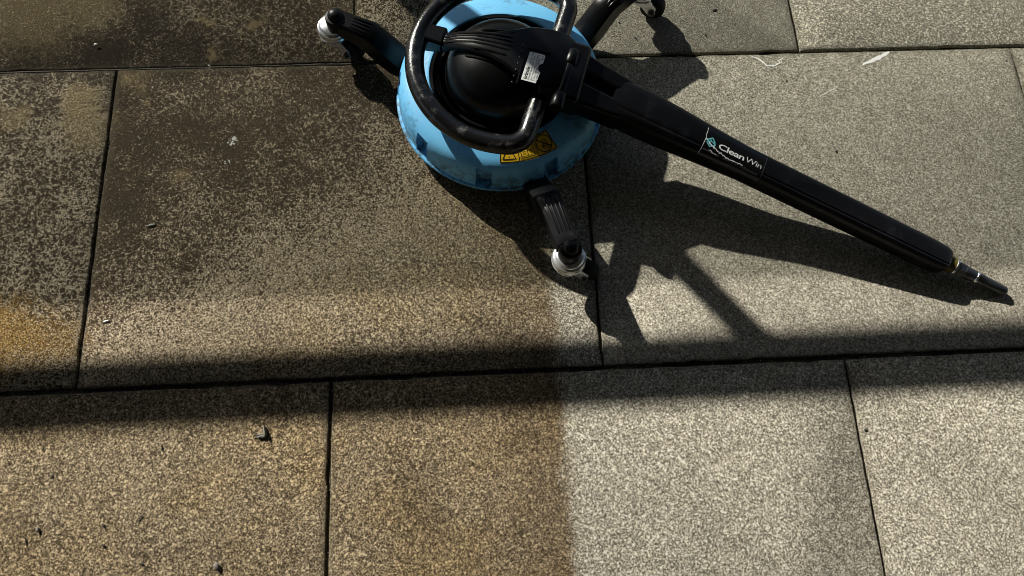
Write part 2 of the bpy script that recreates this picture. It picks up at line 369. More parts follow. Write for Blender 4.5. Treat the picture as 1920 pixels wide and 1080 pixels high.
# warning sticker --------------------------------------
def on_shell(r, a, lift=.0006): return (r*math.cos(a), r*math.sin(a), shell_z(r)+lift)
def pol(px, py):
    p = loc(px, py, .105); return math.hypot(p.x, p.y), math.atan2(p.y, p.x)
A0, A1 = math.radians(-93.5), math.radians(-57.5); R0, R1 = .1375, .1745
def patch(r0, r1, a0, a1, lift, n=28, m=8):
    Rr = [[on_shell(r0+(r1-r0)*j/m, a0+(a1-a0)*i/n, lift) for j in range(m+1)] for i in range(n+1)]
    return rings(Rr, False, False)
stk = mk('warning_sticker', *patch(R0, R1, A0, A1, .0006), M_YEL, shell, smooth=60); stk['label'] = 'yellow warning sticker with black pictograms'
def ribbon(pts, w, lift=.0010):        # pts in (u, v): u 0..1 along the sticker, v 0..1 from inner to outer
    Q = []
    L = (R0+R1)/2*(A1-A0)
    P = [Vector((u*L, v*(R1-R0))) for u, v in pts]
    D = [P[0]]
    for a, b in zip(P, P[1:]):
        n = max(1, int((b-a).length/.003)); D += [a+(b-a)*k/n for k in range(1, n+1)]
    Rr = []
    for i, p in enumerate(D):
        t = (D[min(i+1, len(D)-1)]-D[max(i-1, 0)]); t = t/max(t.length, 1e-9); nn = Vector((-t.y, t.x))*w/2
        Rr.append([on_shell(R0+qq.y, A0+qq.x/((R0+R1)/2), lift) for qq in (p-nn, p+nn)])
    return rings(Rr, False, False)
ink = [ribbon([(.01, .03), (.99, .03), (.99, .97), (.01, .97), (.01, .03)], .0016)]
ink += [ribbon([(.325, .03), (.325, .97)], .0010), ribbon([(.655, .03), (.655, .97)], .0010)]
ink += [ribbon([(.05, .84), (.27, .84), (.16, .16), (.05, .84)], .0016), ribbon([(.16, .42), (.16, .60)], .0016), ribbon([(.16, .70), (.16, .75)], .0016)]
ink += [ribbon([(.37, .80), (.61, .80), (.61, .30), (.37, .30), (.37, .80)], .0010), ribbon([(.36, .88), (.62, .88)], .0010), ribbon([(.35, .80), (.36, .88)], .001), ribbon([(.49, .30), (.49, .80)], .0010), ribbon([(.40, .68), (.46, .68)], .0008), ribbon([(.40, .58), (.46, .58)], .0008), ribbon([(.40, .48), (.46, .48)], .0008), ribbon([(.53, .68), (.58, .68)], .0008), ribbon([(.53, .58), (.58, .58)], .0008)]
circ = [(.825+.145*math.cos(t*math.pi/12), .5+.40*math.sin(t*math.pi/12)) for t in range(25)]
ink += [ribbon(circ, .0018), ribbon([(.72, .24), (.93, .76)], .0018)]
ink += [ribbon([(.76, .70), (.80, .50), (.87, .42), (.90, .55), (.84, .62), (.80, .58), (.78, .75), (.86, .78), (.90, .70)], .0012), ribbon([(.78, .66), (.88, .68)], .0010), ribbon([(.80, .36), (.86, .34), (.88, .40)], .0012)]
mk('warning_print', *merge(*ink), M_INK, shell, smooth=60)
# black cup and dome ------------------------------------
cup = mk('inner_cup', *lathe([(.1285, .1065), (.1245, .1065), (.1205, .098), (.112, .096), (.060, .096)], 72), M_BLACK, mach)
mk('cup_ring', *lathe([(.1165, .0950), (.1150, .1085), (.1110, .1090), (.1085, .105), (.1080, .095)], 72), M_BLACK, cup)
dome_p = [(.1050, .095), (.1040, .104), (.1020, .1085), (.1002, .1095)] + [(.100*math.cos(t)**.88, .1095+.076*math.sin(t)**.92) for t in [math.radians(x) for x in range(6, 90, 7)]] + [(.002, .1855)]
dome = mk('dome_cover', *lathe(dome_p, 72, False), M_BLACK, mach)
# ring handle -------------------------------------------
RZ = .155
nrm = Vector((.941, -.337, 0)); tan_ = Vector((.337, .941, 0)); rc = Vector((.014, -.004, 0)); rr = .1665; off = .0705
half = math.sqrt(rr*rr-off*off); fil = .036
def d_path():
    # arc from the upper corner round the left to the lower corner, corners filleted
    ci = math.sqrt((rr-fil)**2-(off-fil)**2)      # fillet centre along the bar direction
    pts = []
    a_t = math.atan2(ci, off-fil)                  # fillet tangent angle on the big circle, from the bar normal
    base = math.atan2(nrm.y, nrm.x)
    def big(a): return rc+Vector((math.cos(base+a), math.sin(base+a), 0))*rr
    for k in range(73):
        a = a_t+(2*math.pi-2*a_t)*k/72; pts.append(big(a))
    cl = rc+nrm*(off-fil)-tan_*ci
    for k in range(1, 13):
        a = -a_t+a_t*k/12; pts.append(cl+Vector((math.cos(base+a), math.sin(base+a), 0))*fil)
    cu_ = rc+nrm*(off-fil)+tan_*ci
    for k in range(0, 12):
        a = a_t*k/12; pts.append(cu_+Vector((math.cos(base+a), math.sin(base+a), 0))*fil)
    return [Vector((p.x, p.y, RZ)) for p in pts]
ring = mk('ring_handle', *tube(d_path(), .0168, 24, closed=True), M_RING, mach)
ring['label'] = 'worn black D-shaped ring handle'
# bridge across the dome --------------------------------
BA = math.radians(-17.5); bx, by = Vector((math.cos(BA), math.sin(BA), 0)), Vector((-math.sin(BA), math.cos(BA), 0))
def br_pt(s, w, z): return bx*s+by*w+Vector((0, 0, z))
bz = [(-.150, .150), (-.128, .154), (-.105, .164), (-.08, .178), (-.05, .1895), (-.02, .1945), (.01, .1965), (.04, .1965), (.075, .195), (.105, .191), (.122, .182)]
bw = [.016, .0145, .0145, .016, .019, .025, .035, .050, .056, .056, .05]
bc = [.012, .010, .007, .003, .0, -.001, 0, 0, 0, 0, 0]
R = []
for (s, z), w, c in zip(bz, bw, bc):
    th = .022 if s < -.1 else .012; k = .004
    R.append([br_pt(s, c-w, z-th), br_pt(s, c-w, z-k), br_pt(s, c-w+k, z), br_pt(s, c-w*.4, z+.001), br_pt(s, c+w*.4, z+.001), br_pt(s, c+w-k, z), br_pt(s, c+w, z-k), br_pt(s, c+w, z-th)])
bridge = mk('bridge_plate', *rings(R), M_BLACK, mach, smooth=40)
def bridge_z(s):
    for (a, za), (b, zb) in zip(bz, bz[1:]):
        if a <= s <= b: return za+(zb-za)*(s-a)/(b-a)+.001
    return bz[-1][1]
def dome_z(r):
    P = dome_p[4:]
    for (a, za), (b, zb) in zip(P, P[1:]):
        if b <= r <= a: return zb+(za-zb)*(r-b)/(a-b)
    return .19 if r < .05 else .11
for i, (s0, s1, w0, w1) in enumerate([(-.108, .02, .013, .017), (-.110, .022, .008, .009), (-.110, .022, .003, .000), (-.108, .02, -.002, -.009), (-.062, .016, .022, .027), (-.045, .012, .031, .038), (-.068, .015, -.013, -.020), (-.060, .012, -.023, -.032)]):
    P = []
    for k in range(15):
        q = k/14; sv, wv_ = s0+(s1-s0)*q, w0+(w1-w0)*q; zz = dome_z(math.hypot(sv, wv_))
        for (a, za), (b, zb), wa, ca in zip(bz, bz[1:], bw, bc):
            if a <= sv <= b and abs(wv_-ca) < wa: zz = max(zz, bridge_z(sv)-.0012)
        P.append(br_pt(sv, wv_, zz))
    mk('rib', *tube(P, [.0010]+[.0028]*13+[.0010], 8), M_BLACK, bridge)
for s in (-.135,):                                   # clamp lug on the ring
    lug = mk('handle_clamp', *rings([[br_pt(s-.022, .012+w, z) for w, z in pr_] for pr_ in ([(-.016, .134), (.016, .134), (.016, .168), (-.016, .168)],)] +
        [[br_pt(s+.03, .010+w, z) for w, z in pr_] for pr_ in ([(-.019, .138), (.019, .138), (.019, .1665), (-.019, .1665)],)]), M_BLACK, mach, smooth=40); bevel_obj(lug, .005, 3)
# raised frame round the rating plate and its screws
mk('plate_rim', *merge(*[box_vf((a, b, 0), (c, d, .0022)) for a, b, c, d in ((-.021, -.0375, -.0185, .0375), (-.0185, .035, .022, .0375))]), M_BLACK, bridge)
rim_o = bpy.data.objects['plate_rim']; LP = loc(1000, 126, .199); LA = math.radians(-17.5); rim_o.location = (LP.x, LP.y, .1970); rim_o.rotation_euler = (0, 0, LA)
for k in range(7):
    V, F = lathe([(.0001, .0014), (.0011, .001), (.0014, 0)], 8)
    mk('screw_head', rotz([(p[0]-.0275, p[1]-.036+.0125*k, p[2]) for p in V], LA, (LP.x, LP.y, .1970)), F, M_STEEL, bridge)
# rating plate with its print
lw_, lh_ = .0275, .0575
lab = [(-lw_/2, -lh_/2), (lw_/2-.002, -lh_/2), (lw_/2-.001, -lh_*.36), (lw_/2-.0005, -lh_*.22), (lw_/2+.0002, -lh_*.12), (lw_/2-.0045, -lh_*.05), (lw_/2-.0060, lh_*.06), (lw_/2-.0052, lh_*.14), (lw_/2-.0012, lh_*.19), (lw_/2, lh_*.22), (lw_/2, lh_/2-.002), (lw_/2-.002, lh_/2), (-lw_/2+.002, lh_/2), (-lw_/2, lh_/2-.002)]
V, F = rings([[(x, y, 0) for x, y in lab], [(x, y, .0006) for x, y in lab]])
plate = mk('rating_plate', rotz(V, LA-.02, (LP.x, LP.y, .1982)), F, M_WHITE, bridge, smooth=0); plate['label'] = 'torn white rating plate with black print'
def plate_text(s, size, col, row, bold=0.0):
    V, F = text_mesh(s, size, bold); L = max(v[0] for v in V)
    V = [(-lw_/2+col-v[1]*-1*-1, -lh_/2+row+v[0], .0009) for v in V]       # runs up the plate
    return V, F
pt = [plate_text('kränzle', .0085, .0085, .003, .00022), plate_text('Art.-Nr.  41881', .0044, .0080, .0335), plate_text('RoundCleaner UFO   /012', .0044, .0128, .003), plate_text('Düse / Nozzle: 045 (2x MA18035)', .0037, .0172, .003),
      plate_text('P max:  180 bar / 18 MPa', .0044, .0215, .003), plate_text('Q max:  12 l/min', .0044, .0256, .003), plate_text('60°C', .0044, .0256, .0465)]
V, F = merge(*pt)
mk('plate_print', rotz(V, LA-.02, (LP.x, LP.y, .1982)), F, M_INK, bridge, smooth=0, fix=False)
# hinge between bridge and lance ------------------------
TIP = Vector((1.6449-CX, .1056-CY, .0095)); HUB = Vector((.888-CX, .4815-CY, .1300))
ax = (HUB-TIP).normalized(); LL = (HUB-TIP).length; side = Vector((-ax.y, ax.x, 0)).normalized(); upv = ax.cross(side); upv = upv if upv.z > 0 else -upv
if side.y < 0: side = -side
hd = Vector((.337, .941, 0)).normalized()
HC = loc(1060, 148, .178)
mk('hinge_axle', *tube([HC-hd*.060, HC-hd*.058, HC+hd*.056, HC+hd*.058], [.0085, .0095, .0095, .0085], 20), M_BLACK, mach)
for k in (-.046, .042):
    mk('hinge_sleeve', *tube([HC+hd*(k-.014), HC+hd*(k-.012), HC+hd*(k+.012), HC+hd*(k+.014)], [.0115, .0128, .0128, .0115], 24), M_BLACK, mach)
def slabloft(A, B, z0, z1, name, bev=.005):
    # A and B: ((w0, w1) across) at two distances along the bridge
    (sa, a0, a1, za0, za1), (sb, b0, b1, zb0, zb1) = A, B
    R = [[br_pt(sa, a0, za0), br_pt(sa, a1, za0), br_pt(sa, a1, za1), br_pt(sa, a0, za1)], [br_pt(sb, b0, zb0), br_pt(sb, b1, zb0), br_pt(sb, b1, zb1), br_pt(sb, b0, zb1)]]
    return bevel_obj(mk(name, *rings(R), M_BLACK, mach, smooth=40), bev, 3)
hub = slabloft((.078, -.064, .050, .136, .190), (.150, -.066, .050, .128, .182), 0, 0, 'hinge_block', .008)

# lance --------------------------------------------------
def lp(d, a, b): return TIP+ax*d+side*a+upv*b        # d measured from the plug tip
sec = [(.1245, .016, .016), (.126, .019, .019), (.129, .0215, .0205), (.139, .0238, .0222), (.17, .0250, .0232), (.30, .0258, .024), (.46, .0268, .0248), (.535, .0272, .025), (.60, .031, .027), (.68, .0365, .030), (.74, .0395, .031), (.785, .0395, .029), (.800, .0375, .026)]
def lance_w(d):
    for (a, wa, ha), (b, wb, hb) in zip(sec, sec[1:]):
        if a <= d <= b: k = (d-a)/(b-a); return wa+(wb-wa)*k, ha+(hb-ha)*k
    return sec[-1][1:]
NS = 48
def lsec(d, w, h, seam=0):
    out = []
    for j in range(NS):
        t = 2*math.pi*j/NS; c, s_ = math.cos(t), math.sin(t); e = .50
        x = w*math.copysign(abs(c)**e, c); y = h*math.copysign(abs(s_)**e, s_)
        g = 1.0
        if j == 15: g = .955
        if j in (14, 16): g = 1.012                            # moulding seam near the top
        out.append(lp(d, x*g, y*g))
    return out
ds = []
for (a, wa, ha), (b, wb, hb) in zip(sec, sec[1:]):
    n = max(1, int((b-a)/.02)); ds += [(a+(b-a)*k/n, wa+(wb-wa)*k/n, ha+(hb-ha)*k/n) for k in range(n)]
ds.append(sec[-1])
lance = mk('lance', *rings([lsec(*d) for d in ds]), M_LANCE, mach, smooth=40); lance['label'] = 'long black plastic lance handle tapering to its hose plug'
# yoke: two arms of unequal width reach from the lance to the hinge block
hub_o = br_pt(.145, 0, 0)
for nm, w0, w1, v0, v1 in (('yoke_arm', .008, .0385, .006, .045), ('yoke_arm', -.0395, -.008, -.058, -.012)):
    R = []
    for i in range(6):
        k = i/5; c0 = lp(.770, w0, 0); c1 = lp(.770, w1, 0); e0 = br_pt(.138, v0, .150); e1 = br_pt(.138, v1, .150)
        p0 = c0+(e0-c0)*k; p1 = c1+(e1-c1)*k; hh = .027-.006*k
        R.append([p0-upv*hh, p1-upv*hh, p1+upv*hh*.9, p0+upv*hh*.9])
    bevel_obj(mk(nm, *rings(R), M_BLACK, mach, smooth=40), .006, 3)
# plug at the end of the lance
plug = [('plug_collar', [(.1310, .0135), (.1300, .0152), (.1100, .0152), (.1090, .0130)], M_BRASS), ('plug_ring', [(.1105, .0150), (.1100, .0158), (.1065, .0158), (.106, .0135)], M_SHINE),
        ('plug_nut', [(.1065, .0138), (.090, .0138), (.088, .0128), (.0865, .0110)], M_STEEL), ('plug_neck', [(.088, .0118), (.066, .0112), (.064, .0098)], M_STEEL),
        ('plug_band', [(.066, .0105), (.065, .0116), (.0605, .0116), (.0595, .010)], M_SHINE), ('plug_shank', [(.060, .0106), (.047, .0104), (.0455, .0092), (.043, .0088)], M_STEEL),
        ('plug_nose', [(.0455, .0096), (.006, .0088), (.002, .0076), (.0, .0060), (.0005, .0045)], M_STEEL)]
plug_o = None
for nm, pf, mt in plug:
    V, F = tube([lp(d, 0, 0) for d, r in pf], [r for d, r in pf], 6 if nm == 'plug_nut' else 28)
    o = mk(nm if plug_o is not None else 'hose_plug', V, F, mt, plug_o or mach)
    if plug_o is None: plug_o = o
# sticker on the lance: black film, logo, name, small print
FACE = math.radians(97)                                # where round the tube the print faces the camera
_arc = {}
def arc_table(w, h):
    key = (round(w, 4), round(h, 4))
    if key not in _arc:
        T = [FACE+math.radians(-130+260*k/260) for k in range(261)]; Q = []
        for t_ in T:
            c, s_ = math.cos(t_), math.sin(t_); Q.append((w*math.copysign(abs(c)**.5, c), h*math.copysign(abs(s_)**.5, s_)))
        L = [0]
        for a, b in zip(Q, Q[1:]): L.append(L[-1]+math.hypot(a[0]-b[0], a[1]-b[1]))
        _arc[key] = (Q, [l-L[130] for l in L])
    return _arc[key]
def wrap(u, v, lift=.0007):                            # u along the lance (towards the plug), v round it, by arc length
    d = U0-u; Q, L = arc_table(*lance_w(d)); k = 0; hi = len(L)-1
    while hi-k > 1:
        m_ = (k+hi)//2
        if L[m_] <= v: k = m_
        else: hi = m_
    f = (v-L[k])/max(1e-9, L[k+1]-L[k]); x = Q[k][0]+(Q[k+1][0]-Q[k][0])*f; y = Q[k][1]+(Q[k+1][1]-Q[k][1])*f
    tx, ty = Q[k+1][0]-Q[k][0], Q[k+1][1]-Q[k][1]; n_ = math.hypot(tx, ty); nx, ny = ty/n_, -tx/n_
    if nx*x+ny*y < 0: nx, ny = -nx, -ny
    return TIP+ax*d+side*(x+nx*lift)+upv*(y+ny*lift)
p0 = loc(1316, 262, .11); U0 = (p0-TIP).dot(ax)
p1 = loc(1432, 318, .105); UL = U0-(p1-TIP).dot(ax)
# the tube's +side is the upper edge in the picture: v grows towards smaller angles
def wrapv(u, v, lift=.0007): return wrap(u, -v, lift)
stick = mk('lance_sticker', *rings([[wrapv(UL*i/24, -.036+.066*j/16, .0004) for j in range(17)] for i in range(25)], False, False), M_STICK, lance, smooth=60)
def wrap_text(s, size, u, v, bold, mat, name, wid=1.0, fit=None):
    V, F = text_mesh(s, size, bold, wid); L = max(p[0] for p in V); k = fit/L if fit else 1
    return mk(name, [wrapv(u+p[0]*k, v+p[1], .0009) for p in V], F, mat, lance, smooth=0, fix=False)
wrap_text('Clean', .0155, UL*.235, -.001, .00020, M_WHITE, 'logo_lettering', .92, UL*.43)
wrap_text('Win', .0155, UL*.69, -.001, -.00020, M_WHITE, 'logo_lettering', .92, UL*.26)
wrap_text('www.cleanwin.ch  |  052 551 24 24  |  info@cleanwin.ch', .0062, UL*.03, -.0145, .0, M_GREY, 'small_print', 1, UL*.90)
def flatribbon(pts, w):
    Rr = []; P = [Vector(p) for p in pts]; D = [P[0]]
    for a, b in zip(P, P[1:]): n = max(1, int((b-a).length/.002)); D += [a+(b-a)*k/n for k in range(1, n+1)]
    for i, p in enumerate(D):
        t = D[min(i+1, len(D)-1)]-D[max(i-1, 0)]; t = t/max(t.length, 1e-9); nn = Vector((-t.y, t.x))*w/2*(random.uniform(.5, 1.4) if w < .0015 else 1)
        Rr.append([wrapv((p-nn).x, (p-nn).y, .0010), wrapv((p+nn).x, (p+nn).y, .0010)])
    return rings(Rr, False, False)
lc = Vector((UL*.115, .004)); s_ = .0095
lg = [flatribbon([lc+Vector((.0075, .001)), lc+Vector((0, .0088)), lc+Vector((-.0095, .001)), lc+Vector((0, -.0005))], .0022), flatribbon([lc+Vector((-.0085, -.002)), lc+Vector((0, -.0088)), lc+Vector((.009, -.002)), lc+Vector((.002, .0015))], .0022), flatribbon([lc+Vector((-.003, .0045)), lc+Vector((.001, .0015))], .0022)]
mk('logo_emblem', *merge(*lg), M_CYAN, lance, smooth=0, fix=False)
rw = []
rnd = random.Random(3)
def wander(a, b, n, j): return [Vector(a)+(Vector(b)-Vector(a))*k/n+Vector((rnd.uniform(-j, j), rnd.uniform(-j, j))) for k in range(n+1)]
rw.append(flatribbon(wander((.0, .028), (.002, .008), 5, .0006), .0009)); rw.append(flatribbon(wander((.002, .008), (.001, -.022), 6, .0006), .0009))
rw.append(flatribbon(wander((.002, .006), (UL*.19, -.004), 12, .0016), .0020)); rw.append(flatribbon(wander((UL*.16, -.004), (UL*.42, -.010), 12, .0016), .0013))
rw.append(flatribbon(wander((UL*.12, -.011), (UL*.26, -.0125), 6, .0012), .0011)); rw.append(flatribbon(wander((UL*.42, -.011), (UL*.68, -.0085), 14, .0015), .0014))
mk('peeled_sticker_edge', *merge(*rw), M_WHITE, lance, smooth=0, fix=False)
rw = [flatribbon(wander((UL*.99, .026), (UL*1.0, -.028), 8, .0003), .0005)]
mk('sticker_border', *merge(*rw), M_GREY, lance, smooth=0, fix=False)

# legs and casters ----------------------------------------
def leg(ang, rt, trail, lab, hood=.003):
    a = math.radians(ang); c, s = math.cos(a), math.sin(a)
    def P(r, w, z): return (r*c-w*s, r*s+w*c, z)
    st = [(.165, .024, .012, .030), (.196, .0235, .014, .048), (.220, .0232, .018, .070), (.244, .0225, .034, .0925), (.260, .0215, .050, .1045), (.285, .0198, .068, .1060), (rt-.03, .0195, .074, .1075), (rt-.012, .019, .0755, .109)]
    R = []
    for r, w, z0, z1 in st:
        k = .005; R.append([P(r, -w, z0), P(r, -w, z1-k), P(r, -w+k, z1), P(r, 0, z1+.0012), P(r, w-k, z1), P(r, w, z1-k), P(r, w, z0), P(r, w*.6, z0-.003), P(r, -w*.6, z0-.003)])
    lg_ = mk('leg', *rings(R), M_BLACK, mach, smooth=38); lg_['label'] = lab
    V, F = lathe([(.0155, .0795), (.0190, .0800), (.0198, .081), (.0198, .104), (.0185, .1075), (.0135, .1085)], 32, True); bo = mk('boss', [(p[0]+P(rt, 0, 0)[0], p[1]+P(rt, 0, 0)[1], p[2]) for p in V], F, M_BLACK, lg_)
    V, F = lathe([(.0140, .108), (.0138, .1115), (.0122, .1155), (.008, .1185), (.0035, .1197), (.0001, .120)], 24); mk('bolt_cap', [(p[0]+P(rt, 0, 0)[0], p[1]+P(rt, 0, 0)[1], p[2]) for p in V], F, M_BLACK, lg_)
    for w in (-.0125, -.0042, .0042, .0125):
        pts = [P(r, w*(1-.28*(r-.2)/.15), z) for r, z in ((.256, .1015), (.263, .1055), (.272, .1065), (.285, .1070), (rt-.035, .1078), (rt-.028, .1065))]
        mk('rib', *tube(pts, [.001, .0019, .0019, .0019, .0019, .001], 8), M_BLACK, lg_)
    # caster
    o = P(rt+hood, 0, 0); ta = math.radians(trail)
    V, F = lathe([(.004, .0800), (.0205, .0800), (.0230, .0785), (.0240, .0755), (.0252, .0742), (.0280, .0732), (.0298, .0700), (.0298, .0670), (.0275, .0640), (.0280, .0615), (.0300, .0590), (.0295, .0550), (.0250, .0520), (.003, .0515)], 40)
    ca = mk('caster', rotz(V, 0, o), F, M_ZINC, mach); ca['label'] = 'zinc swivel caster with small dark wheel'
    ch = []
    for k in (-1, 1):
        prf = [(-.022, .056), (.024, .056), (.040, .040), (.041, .022), (.036, .0165), (.029, .0165), (.012, .034), (-.012, .042)]
        ch.append(rings([[(x, k*y, z) for x, z in prf] for y in (.0145, .0168)]))
    ch.append(box_vf((-.02, -.0145, .0505), (.026, .0145, .0535)))
    V, F = merge(*ch); mk('fork', rotz(V, ta, o), F, M_ZINC, ca)
    wv = [(.006, -.0115), (.0215, -.0115), (.0245, -.0085), (.0255, 0), (.0245, .0085), (.0215, .0115), (.006, .0115)]
    V, F = lathe(wv, 36); V = [(.0335+p[0], p[2], .0255+p[1]) for p in V]; mk('wheel', rotz(V, ta, o), F, M_RUB, ca)
    V, F = merge(*[tube([(.0335, y0, .0255), (.0335, y1, .0255)], rad, n) for y0, y1, rad, n in ((-.0235, .0235, .0035, 12), (-.0215, -.0168, .0068, 6), (.0168, .0205, .0068, 6))]); mk('axle_bolt', rotz(V, ta, o), F, M_STEEL, ca)
leg(156, .330, -32, 'black ribbed leg reaching to the left', .013); leg(37, .355, -18, 'black ribbed leg reaching to the upper right'); leg(-73.5, .357, -14, 'black ribbed leg reaching towards the bottom')

# ------------------------------------------------------------------ balustrade beyond the upper edge of the picture: its handrail, post and tinted panes cast the soft shadows
t_az = Vector((-tosun.x, -tosun.y)); k_y = -t_az.y/tosun.z; k_x = t_az.x/tosun.z       # shadow shift per metre of height
ZR = 1.0; YR = -.010 + ZR*k_y
pp = at(1318, 537); PX = pp.x - (YR-pp.y)*k_x/k_y
bal = tag(empty('balustrade', (PX, YR, 0)), 'metal balustrade with tinted glass panes standing just beyond the upper edge of the paving', 'balustrade')
t = NT('painted_metal'); M_RAIL = t.set(Base_Color=(.12, .12, .12), Metallic=.6, Roughness=.4)
t = NT('tinted_glass'); tr = t.n('ShaderNodeBsdfTransparent'); tr.inputs[0].default_value = (.735, .745, .735, 1)
gl = t.n('ShaderNodeBsdfGlossy'); gl.inputs['Roughness'].default_value = .02; mx = t.n('ShaderNodeMixShader'); 
t.l(.07, mx.inputs[0]); t.l(tr.outputs[0], mx.inputs[1]); t.l(gl.outputs[0], mx.inputs[2]); t.t.links.new(mx.outputs[0], t.t.nodes['Material Output'].inputs[0]); M_GLASS = t.m
bevel_obj(mk('handrail', *box_vf((-3.2, -.040, ZR-.020), (3.2, .040, ZR+.020)), M_RAIL, bal, smooth=0), .006)
for k in range(-2, 3):
    bevel_obj(mk('post', *box_vf((k*1.5-.026, -.012, -.0105), (k*1.5+.026, .012, ZR-.02)), M_RAIL, bal, smooth=0), .003)
for k in range(-2, 2):
    mk('glass_pane', *box_vf((k*1.5+.03, -.004, .06), (k*1.5+1.47, -.003, ZR-.122)), M_GLASS, bal, smooth=0)

# ------------------------------------------------------------------ unseen sky blockers added behind and overhead to keep open sky off the paving
def render_wall():
    t = NT('grey_render'); n = t.noise(120, 4, .6); t.bump(n, .4, .004); return t.set(Base_Color=t.mix(t.noise(1.2, 3, .5), (.055, .052, .048), (.075, .07, .064)), Roughness=.95)
M_REN = render_wall()
sky_blocker = tag(empty('sky_blocker', (1, -1.9, 0)), 'added unseen sky blockers in dark grey render, behind and over the paving', 'sky_blocker')
bevel_obj(mk('rear_sky_blocker', *box_vf((-6, -.3, -.04), (6, 0, 5.5)), M_REN, sky_blocker, smooth=0), .01)
bevel_obj(mk('overhead_sky_blocker', *box_vf((-6, .001, 2.55), (6, 3.9, 2.8)), M_REN, sky_blocker, smooth=0), .01)
dr = bevel_obj(mk('blocker_door_frame', *merge(box_vf((-1.0, .002, 0), (-.93, .05, 2.2)), box_vf((.93, .002, 0), (1.0, .05, 2.2)), box_vf((-.93, .002, 2.13), (.93, .05, 2.2)), box_vf((-.03, .002, 0), (.03, .05, 2.13))), M_RAIL, sky_blocker, smooth=0), .003)
for x0, x1 in ((-.93, -.03), (.03, .93)): mk('blocker_pane', *box_vf((x0, .01, .02), (x1, .02, 2.13)), flat('dark_glass', (.01, .012, .014), .05), dr, smooth=0)

# ------------------------------------------------------------------ small things lying on the slabs
t = NT('pebble_stone'); M_PEB = t.set(Base_Color=t.mix(t.noise(400, 2, .6), (.05, .045, .04), (.22, .2, .17)), Roughness=.8)
M_DARKBIT = flat('dark_organic', (.012, .010, .008), .8); M_PALE = flat('pale_gum', (.52, .52, .49), .8, .6, (.06, .06, .05)); M_BARK = flat('dry_leaf', (.13, .125, .10), .6, .6, (.035, .03, .024))
def lump(name, px, py, sx, sy, sz, mat, rz=0, seed=0, label=None, cat=None, group=None, z=.001):
    bm = bmesh.new(); bmesh.ops.create_icosphere(bm, subdivisions=2, radius=1); r = random.Random(seed)
    f1 = [Vector((r.uniform(-1, 1), r.uniform(-1, 1), r.uniform(-1, 1))).normalized() for _ in range(5)]
    for v in bm.verts:
        k = .85*(1+sum(.16*math.sin(3*v.co.dot(f)+i) for i, f in enumerate(f1))); v.co = Vector((v.co.x*sx*k, v.co.y*sy*k, max(-.75, v.co.z)*sz*k*.65))
    zmin = min(v.co.z for v in bm.verts)
    for v in bm.verts: v.co.z -= zmin
    me = bpy.data.meshes.new(name); bm.to_mesh(me); bm.free()
    p = at(px, py, z); o = link(name, me, mat, None, (p.x, p.y, z-.0004), 60); o.rotation_euler = (0, 0, rz)
    tag(o, label, cat, group); return o
mm = .001
lump('pebble', 408, 1062, 6*mm, 7*mm, 6*mm, M_PEB, .4, 1, 'dark pebble with pale top by the bottom edge, left of the slab joint', 'pebble', 'loose pebbles')
lump('pebble', 72, 993, 4*mm, 4.5*mm, 4*mm, M_PEB, .9, 2, 'small dark pebble near the left edge of the bottom left slab', 'pebble', 'loose pebbles')
lump('pebble', 180, 84, 4*mm, 3.4*mm, 3*mm, flat('white_pebble_stone', (.6, .6, .57), .7), 0, 3, 'tiny white pebble on the dark patch at upper left', 'pebble', 'loose pebbles')
lump('dirt_crumb', 195, 1023, 3.2*mm, 3*mm, 2.2*mm, M_DARKBIT, 0, 4, 'round black crumb on the bottom left slab, right of the edge pebble', 'crumb', 'dark crumbs')
lump('dirt_crumb', 194, 986, 2.8*mm, 2.4*mm, 2*mm, M_DARKBIT, 0, 5, 'smaller dark crumb just above the round black crumb', 'crumb', 'dark crumbs')
lump('dirt_crumb', 268, 1058, 2.4*mm, 2.4*mm, 2*mm, M_DARKBIT, 0, 6, 'black crumb left of the bottom edge pebble', 'crumb', 'dark crumbs')
lump('dirt_crumb', 98, 893, 3.4*mm, 1.8*mm, 1.6*mm, M_DARKBIT, .3, 7, 'flat dark crumb high on the bottom left slab', 'crumb', 'dark crumbs')
lump('dirt_crumb', 1397, 304, 2.6*mm, 4*mm, 1.6*mm, M_DARKBIT, 0, 8, 'black droplet-shaped crumb just above the middle of the lance', 'crumb', 'dark crumbs')
lump('dirt_crumb', 1398, 312, 2.4*mm, 2*mm, 1.6*mm, M_DARKBIT, 0, 18, 'tiny black crumb touching the lower end of the droplet-shaped crumb', 'crumb', 'dark crumbs')
lump('dirt_crumb', 1569, 284, 3*mm, 3.4*mm, 1.8*mm, M_DARKBIT, .8, 9, 'black crumb alone on the wide slab right of the lance sticker', 'crumb', 'dark crumbs')
lump('dirt_crumb', 1340, 19, 5*mm, 2.2*mm, 1.6*mm, M_DARKBIT, .2, 10, 'dark sliver on the top slab right of the caster', 'crumb', 'dark crumbs')
lump('dirt_crumb', 1323, 66, 2.4*mm, 2*mm, 1.6*mm, M_DARKBIT, 0, 11, 'dark dot on the top slab right of the caster shadow', 'crumb', 'dark crumbs')
lump('dirt_crumb', 1161, 42, 2.4*mm, 2.2*mm, 1.6*mm, M_DARKBIT, 0, 12, 'dark dot between the upper right leg and its shadow', 'crumb', 'dark crumbs')
lump('dirt_crumb', 1475, 152, 2.6*mm, 2*mm, 1.6*mm, M_DARKBIT, 0, 13, 'dark dot below the white scratches', 'crumb', 'dark crumbs')
lump('dirt_crumb', 1887, 115, 3*mm, 1.6*mm, 1.4*mm, M_DARKBIT, -.4, 14, 'dark fleck by the far right slab joint', 'crumb', 'dark crumbs')
